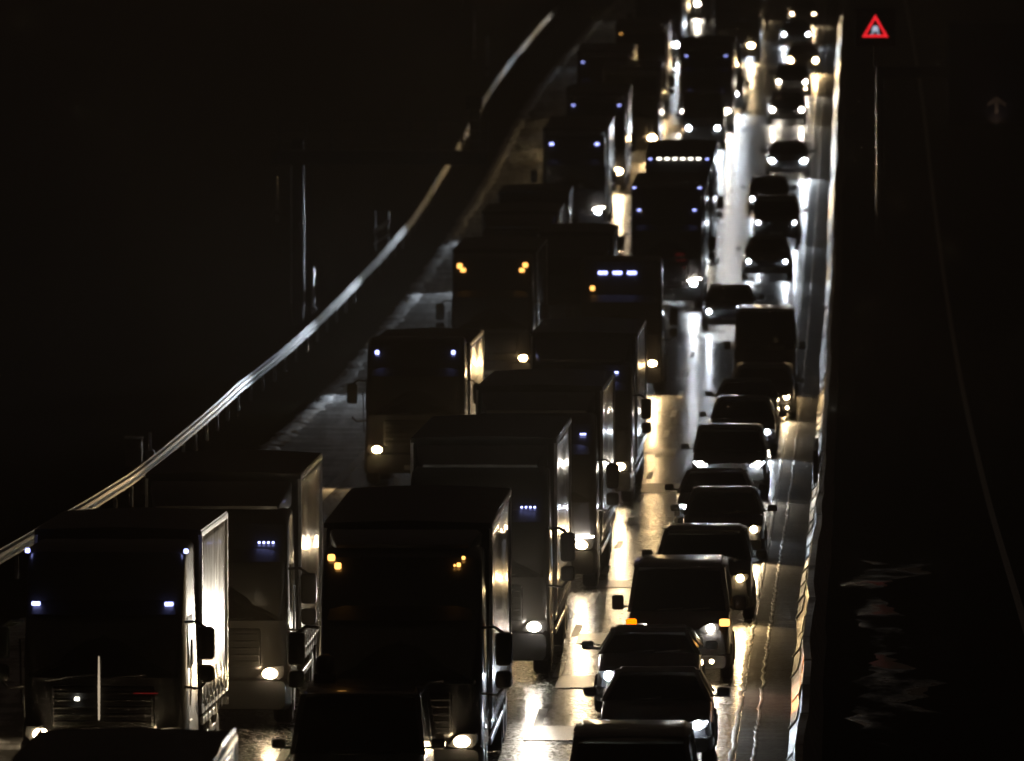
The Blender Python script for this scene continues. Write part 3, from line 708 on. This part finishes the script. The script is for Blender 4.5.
X, Y = at(382, 248, 0)
S = tag(empty('chevron_sign', (X, Y, zroad(Y))), 'small tilted reflective board on a pair of legs beyond the guard rail', 'sign')
for s in (-.25, .25): MB().tube([(s, 0, -.4), (s, 0, 1.4)], .03, 8).build('leg', M['post'], S)
MB().slab([(-.32, -.06, .55), (.32, -.06, .95), (.32, -.06, 1.12), (-.32, -.06, .72)], .02, 2).build('upper_stripe', M['rail'], S)
MB().slab([(-.32, -.06, .1), (.32, -.06, .5), (.32, -.06, .58), (-.32, -.06, .18)], .02, 2).build('lower_stripe', M['rail'], S)
X, Y = at(134, 455, 0)
S = tag(empty('roadside_cabinet', (X, Y, zroad(Y))), 'small metal roadside cabinet glinting on the dark left verge', 'cabinet')
MB().box(-.22, .22, -.15, .15, -.3, .42, .03).build('housing', M['gantry'], S); MB().box(-.25, .25, -.18, .18, .42, .47, .015).build('lid', M['rail'], S)

# right: overhead direction sign and LED warning triangle over the other carriageway
X, Y = at(880, 240, 0); sG = F / Y
G = tag(empty('direction_sign_gantry', (X, Y, zroad(Y))), 'dark cantilever gantry carrying a big blue direction sign with an arrow', 'gantry')
hp = (240 - 66) / sG
MB().box(-.14, .14, -.14, .14, -.4, hp, .02).build('column', M['gantry'], G)
MB().box(-.16, -.142, -.09, .09, .2, hp - .3).build('cable_duct', M['rail'], G)
MB().box(.142, 8.6, -.16, .16, hp - .46, hp - .01, .02).build('arm', M['gantry'], G)
x0 = (946 - 880) / sG; z1 = (240 - 20) / sG; z0 = (240 - 124) / sG
sp = MB().box(x0, x0 + 4.6, -.26, -.2, z0, z1, .02).build('sign_panel', M['signblue'], G)
bd = MB()
for a in ((x0+.06, x0+.10, z0+.06, z1-.06), (x0+4.5, x0+4.54, z0+.06, z1-.06)): bd.box(a[0], a[1], -.268, -.258, a[2], a[3])
for z in (z0+.06, z1-.10): bd.box(x0+.10, x0+4.5, -.267, -.258, z, z+.04)
bd.build('border', M['signborder'], sp)
ax = (996 - 880) / sG; az = (240 - 105) / sG
ar = MB().box(ax-.07, ax+.07, -.268, -.258, az-.32, az+.1)
ar.add([(ax-.36, -.268, az-.06), (ax-.36, -.268, az+.06), (ax, -.268, az+.34), (ax+.36, -.268, az+.06), (ax+.36, -.268, az-.06), (ax+.08, -.268, az+.1), (ax-.08, -.268, az+.1),
        (ax-.36, -.258, az-.06), (ax-.36, -.258, az+.06), (ax, -.258, az+.34), (ax+.36, -.258, az+.06), (ax+.36, -.258, az-.06), (ax+.08, -.258, az+.1), (ax-.08, -.258, az+.1)],
       [(0, 1, 2, 6), (2, 3, 4, 5), (2, 5, 6), (1, 0, 7, 8), (2, 1, 8, 9), (3, 2, 9, 10), (4, 3, 10, 11)])
ar.build('arrow', M['signborder'], sp)
MB().box(ax - .5, ax + .5, -1.1, -.95, z0 - .12, z0 - .04, .02).box(ax - .03, ax + .03, -1.0, -.2, z0 - .06, z0 - .02).build('added_sign_lamp', M['gantry'], G)  # lamp bar and bracket added to go with the spot below
l = bpy.data.lights.new('added_sign_light', 'SPOT'); l.energy = 5; l.color = (1, .6, .4); l.spot_size = math.radians(110); l.spot_blend = 1; l.shadow_soft_size = .1  # added weak spot so the arrow shows against the dark panel
lo = bpy.data.objects.new('added_sign_light', l); COL.objects.link(lo); lo.parent = G; lo.location = (ax, -1.0, z0 - .01); lo.rotation_euler = Vector((0, .8, 1)).to_track_quat('-Z', 'Y').to_euler()
T = tag(empty('warning_display', (X - .2, Y - .05, zroad(Y) + hp)), 'lit red triangle warning display above the gantry column, white skidding car symbol', 'display sign')
zc_ = (66 - 27) / sG
MB().box(-.78, .78, -.06, .12, zc_ - .72, zc_ + .72, .05).build('housing', M['black'], T)
MB().box(-.06, .06, -.02, .1, -.02, zc_ - .7, .01).build('bracket', M['gantry'], T)
tri = MB(); a = .52
def tring(r, y): return [(r * math.sin(q), y, zc_ - .10 + r * math.cos(q)) for q in (0, 2.0944, 4.18879)]
o_, i_ = tring(.58, -.075), tring(.40, -.075); o2, i2 = tring(.58, -.062), tring(.40, -.062)
tri.add(o_ + i_ + o2 + i2, [(0, 1, 4, 3), (1, 2, 5, 4), (2, 0, 3, 5), (0, 6, 7, 1), (1, 7, 8, 2), (2, 8, 6, 0), (3, 4, 10, 9), (4, 5, 11, 10), (5, 3, 9, 11)])
tri.build('red_triangle', M['red'], T)
ic = MB().box(-.13, .13, -.076, -.064, zc_-.17, zc_-.07, .004).box(-.09, .09, -.076, -.064, zc_-.068, zc_+.04, .004)
for s in (-1, 1):
    ic.tube([(s*.10, -.07, zc_-.18), (s*.05, -.07, zc_-.22), (s*.13, -.07, zc_-.26), (s*.16, -.07, zc_-.30)], .018, 6)
ic.build('car_symbol', M['ledwhite'], T)

#@@VEHICLES
# ------------------------------------------------------------------ fast lane (nearest first)
B = (.02, .02, .022); GR = (.06, .062, .065); SI = (.25, .25, .26); BL = (.012, .02, .05); RD = (.08, .012, .012); WH = (.5, .5, .5)
car(632, 731, 'dark people carrier nearest the camera, only its roof and windscreen above the bottom edge', 'mpv', at_roof=True, H=1.78, col=B, hue='warm', power=20)
car(655, 726, 'dark saloon second in the fast lane, blue white headlights, pale gleam in its rear window', 'saloon', H=1.37, col=B, hue='cool', power=26, drl=1)
car(648, 677, 'dark hatchback with glaring white headlight just ahead of the flashing van', 'hatch', H=1.31, hz=.66, col=B, hue='cool', power=34, bulb=.08)
car(678, 629, 'dark delivery van with an amber indicator flashing and low fog lamps', 'van', hz=.93, width=1.84, col=(.03, .03, .033), hue='neutral', power=24, fog=True, indicator=True, cat='van', lamps=(.5, 1))
car(703, 578.5, 'tall dark off-road car directly behind the flashing van', 'suv', hz=.82, col=B, hue='gold', power=30, width=1.9)
car(723, 530, 'dark hatchback with warm headlights ahead of the low saloon with strip lights', 'hatch', col=B, hue='warm', power=26, width=1.8)
car(715, 508, 'low dark saloon with blue strip daytime lights, drawn left in the fast lane', 'saloon', col=B, hue='cool', power=14, drl=2, bulb=.03)
car(729, 464.5, 'grey off-road car whose pale rear window shows through the windscreen', 'suv', hz=.86, col=GR, hue='neutral', power=20, drl=1)
car(742, 432, 'dark estate with icy blue headlight, tucked behind the grey off-road car', 'estate', col=B, hue='cool', power=30, bulb=.06)
car(746, 411, 'black saloon almost hidden between two estates, only roof and mirror showing', 'saloon', col=B, hue='neutral', power=16)
car(763, 397, 'dark estate with stacked headlight and fog lamp in front of the tall van', 'estate', col=(.03, .03, .03), hue='warm', power=22, fog=True)
car(764.5, 366, 'tall black panel van with yellowish headlights in the fast lane', 'bigvan', hz=.85, col=B, hue='gold', power=26, width=1.95, cat='van', bulb=.07)
car(729, 312, 'dark saloon squeezed left beside the tall black van', 'saloon', col=GR, hue='cool', power=24, width=1.82)
car(767, 262, 'dark saloon with a pair of blue white headlights behind the tall van', 'saloon', col=B, hue='cool', power=30, bulb=.06)
car(776.5, 223, 'dark off-road car with violet white headlights and rails on its roof', 'suv', hz=.82, col=B, hue='cool', power=26, rack=True, bulb=.055)
car(768.5, 199, 'dark hatchback half hidden behind the car with roof rails', 'hatch', col=GR, hue='cool', power=18)
car(788, 161, 'dark saloon with slanted white strip headlights', 'saloon', hz=.72, col=B, hue='cool', power=30, drl=1, width=1.86)
car(787, 110, 'dark estate with round white headlights between strip-lit saloon and fog-lit hatchback', 'estate', col=B, hue='neutral', power=34, bulb=.07)
car(792, 82, 'dark hatchback with fog lamps lit under both headlights', 'hatch', col=B, hue='neutral', power=30, fog=True, bulb=.06)
car(803, 60.5, 'dark car with one dazzling yellow headlight', 'hatch', col=B, hue='gold', power=40, lamps=(.4, 1.4), bulb=.09)
car(796, 34.5, 'farthest complete car of the fast lane, small cool headlights near the upper edge', 'saloon', col=B, hue='cool', power=34, bulb=.06)
car(803, 14, 'dim car at the head of the fast lane, almost touching the upper edge', 'hatch', col=B, hue='warm', power=16, bulb=.04)

# ------------------------------------------------------------------ middle lane
def mk4(x, z, mat='marker', w=.04, h=.035): return [(x + (k - 1.5)*.075, z, mat, w, h) for k in range(4)]
car(362, 688, 'black van with a domed unlit beacon on its roof in front of the nearest lorry', 'mpv', at_roof=True, H=1.95, width=2.05, col=B, hue='warm', power=14, cat='van', beacon=True, glass='glassd', xoff=0, group=LORRIES)
lorry(400, 742, 'big dark lorry nearest in the middle lane, amber lamp clusters at its roof corners', cabh=3.72, length=12, hue='warm', power=42,
      marks=[(-1.05, 3.6, 'amberdim', .11, .10), (-.95, 3.48, 'amberdim', .10, .10), (.93, 3.6, 'amberdim', .05, .05), (.86, 3.5, 'amberdim', .06, .06), (.80, 3.49, 'amberdim', .03, .03)], drl=False)
lorry(478, 627, 'dark lorry with a row of four violet marker dots, second in the middle lane', length=12.5, cabh=3.6, hue='neutral', power=42, marks=mk4(.86, 2.95), boxh=4.05, rb=(52, 42, 15), half=.97)
lorry(535, 545, 'dark lorry with hooked running light and one roof marker, third in the middle lane', length=14, cabh=3.5, boxh=4.0, hue='warm', power=34, rb=(26, 38, 14), marks=[(.95, 3.1)], drl=True)
lorry(581, 467, 'dark lorry in the middle lane with a grey box roof and small roof markers', length=14, cabh=3.35, hue='warm', power=40, rb=(13, 26, 8), marks=[(.78, 3.12, 'marker', .2, .05)], body='curtain_grey')
lorry(621, 363.5, 'dark lorry tractor with three bright lamps in a row above its windscreen', length=9.0, cabh=4.0, boxh=3.6, hue='gold', power=110, rb=(1.5, 110, -6),
      marks=[(-.55, 3.55, 'marker', .28, .10), (-.12, 3.55, 'marker', .28, .10), (.31, 3.55, 'marker', .28, .10), (-.85, 3.1, 'amberdim', .14, .14)], body=None)
lorry(666.5, 284, 'tall dark lorry with pairs of white dots on its cab and a white triangular headlight', length=14, cabh=4.25, boxh=4.1, hue='cool', power=40, drl=True, side_led=7,
      marks=[(-1.12, 4.15), (1.12, 4.15), (-.95, 3.4), (.95, 3.4), (.45, 1.9, 'redlamp', .3, .04), (.5, 1.7, 'redlamp', .35, .02), (.6, 1.45, 'redlamp', .12, .03)])
lorry(678.5, 160, 'dark lorry with a dashed bar of white lights across its roof', H=3.85, length=13, cabh=4.0, boxh=4.0, hue='neutral', power=45,
      marks=[(-1.05, 3.85, 'marker'), (1.05, 3.85, 'marker')] + [(-.72 + k*.29, 3.86, 'markerw', .16, .05) for k in range(6)])
car(703, 128.5, 'dark box van with wide-set white lamps behind the lorry with the dashed light bar', 'bigvan', hz=.9, col=B, hue='cool', power=70, cat='van', group=LORRIES, bulb=.07)
lorry(706, 111.5, 'dark lorry silhouette above the lorry with the dashed light bar', length=9, cabh=3.6, boxh=3.9, hue='neutral', power=110, marks=[(-.9, 3.4), (.9, 3.4)])
car(724, 94, 'small van ahead of the dazzling road reflections in the middle lane', 'van', hz=.9, col=B, hue='cool', power=200, cat='van', group=LORRIES, bulb=.06)
car(723.5, 65, 'dark van with a pair of small amber-white headlights in the middle lane', 'van', hz=.9, col=B, hue='warm', power=60, cat='van', group=LORRIES)
lorry(737, 45.7, 'distant lorry in the middle lane with warm low headlights', length=8, hue='warm', power=60, half=.75, body='curtain_grey')
lorry(735, 24.2, 'distant lorry in the middle lane with large cool white headlights', length=9, hue='cool', power=80, half=.8)
lorry(747, 5, 'farthest lorry of the middle lane with a warm pair of lamps at the upper edge', length=9, hue='warm', power=90, half=.7)

# ------------------------------------------------------------------ slow lane
lorry(139, 731, 'nearest lorry at lower left, only its dark roof with a shiny edge showing', H=3.0, rear=True, length=8, cabh=2.6, boxh=3.0, w=2.4, boxw=2.5, hue='warm', power=25, group=LORRIES, deflector=False, body='curtain_grey')
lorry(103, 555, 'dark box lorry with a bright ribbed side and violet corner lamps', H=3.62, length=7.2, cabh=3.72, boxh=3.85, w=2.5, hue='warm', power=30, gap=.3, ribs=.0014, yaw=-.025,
      marks=[(-1.2, 3.62, 'marker', .07, .07), (1.2, 3.62, 'marker', .07, .07), (-1.03, 2.85, 'marker', .13, .06), (.98, 2.85, 'marker', .13, .06), (-.39, 1.43, 'markerw', .07, .05), (.65, 1.52, 'redlamp', .36, .012)], gleam_=True)
lorry(213, 674, 'dark lorry in the slow lane with a blazing warm headlight and four violet dots', length=10, cabh=3.5, boxh=4.0, hue='warm', power=50, rb=(20, 42, 14), lb=(3, 80, -8, -18), marks=mk4(.85, 3.0), body='curtain')
lorry(415, 450, 'black lorry alone beside the pale hard shoulder, two violet roof lamps and big mirrors', length=13, cabh=3.62, boxh=3.45, hue='gold', lb=(2.5, 80, -8, -18), power=55, rb=(13, 26, 8), marks=[(-.95, 3.28, 'marker', .10, .10), (.93, 3.28, 'marker', .10, .10)], semi=True, boxw=2.5, mirror2=False)
lorry(492, 358, 'dark lorry with amber lamp clusters on both roof corners, glowing warm at its foot', length=13, cabh=3.95, boxh=4.05, hue='gold', lhue='cool', power=60, lb=(24, 54, -8, -15), rb=(5, 70, -6),
      marks=[(-.98, 3.62, 'amberdim', .16, .16), (-.88, 3.5, 'amberdim', .16, .12), (.98, 3.65, 'amberdim', .16, .14), (.88, 3.5, 'amberdim', .16, .12)], semi=True)
lorry(581, 224, 'dark box lorry straying between the two slow lanes', H=3.95, rear=True, length=9, w=2.3, boxw=2.4, cabh=3.3, boxh=3.95, hue='neutral', power=20)
lorry(526, 203, 'box lorry with lit white side, grey roof rising behind the amber-cornered lorry', H=3.9, rear=True, length=9, cabh=3.4, boxh=3.9, hue='cool', power=60, lb=(14, 54, -8, -15))
lorry(538, 185, 'low dark box lorry in the slow lane, hidden up to its roof', H=3.3, rear=True, length=8, cabh=2.9, boxh=3.3, hue='cool', power=60, lb=(14, 54, -8, -15), deflector=False)
lorry(574, 212, 'dark lorry with two cool roof lamps and a brilliant white lit side', length=13, cabh=3.8, boxh=4.0, hue='cool', power=100, lb=(7, 54, -8, -15), rb=(2, 60, -2), marks=[(-.88, 3.5, 'marker', .16, .10), (.88, 3.5, 'marker', .16, .10)], drl=True)
lorry(596, 106, 'dark lorry with two faint blue roof dots on the slow lane', H=3.6, length=11, cabh=3.8, boxh=4.0, hue='warm', power=70, marks=[(-.95, 3.6), (.95, 3.6)])
lorry(604, 63, 'distant lorry with a lone violet dot at its roof corner, in the slow lane', H=3.6, length=9, cabh=3.8, boxh=4.0, hue='gold', power=90, marks=[(-.95, 3.6)])
lorry(631, 138, 'far slow lane lorry with a glaring golden right headlight and lit side', length=9, cabh=3.6, boxh=3.8, hue='gold', power=200, rb=(1, 40, -4))
lorry(641, 92, 'distant dark lorry on the slow lane with one amber roof dot', length=9, cabh=3.7, boxh=4.0, hue='gold', power=200, marks=[(-.95, 3.6, 'amberdim')], rb=(1, 40, -4))
lorry(659, 45, 'distant slow lane lorry with cool lamps beside glaring reflections', length=13, cabh=3.8, hue='cool', power=120)
lorry(664, 25, 'last but one lorry of the slow lane, silvery lit side', length=13, cabh=3.8, hue='neutral', power=120)
lorry(682, 4, 'last lorry of the slow lane, at the upper edge of the view', length=13, cabh=3.8, hue='neutral', power=120)

# ------------------------------------------------------------------ haze: one closed box of damp air
hz = MB().box(-140, 200, -8, 1150, -6, HC + 9)
hm = bpy.data.materials.new('haze'); hm.use_nodes = True; t = hm.node_tree; t.nodes.remove(t.nodes['Principled BSDF'])
pv = t.nodes.new('ShaderNodeVolumePrincipled'); pv.inputs['Color'].default_value = (1, .9, .78, 1); pv.inputs['Density'].default_value = HAZE
pv.inputs['Anisotropy'].default_value = HAZE_G
t.links.new(pv.outputs[0], t.nodes['Material Output'].inputs['Volume'])
try: hm.cycles.homogeneous_volume = True
except Exception: pass
tag(hz.build('haze', hm), kind='stuff')
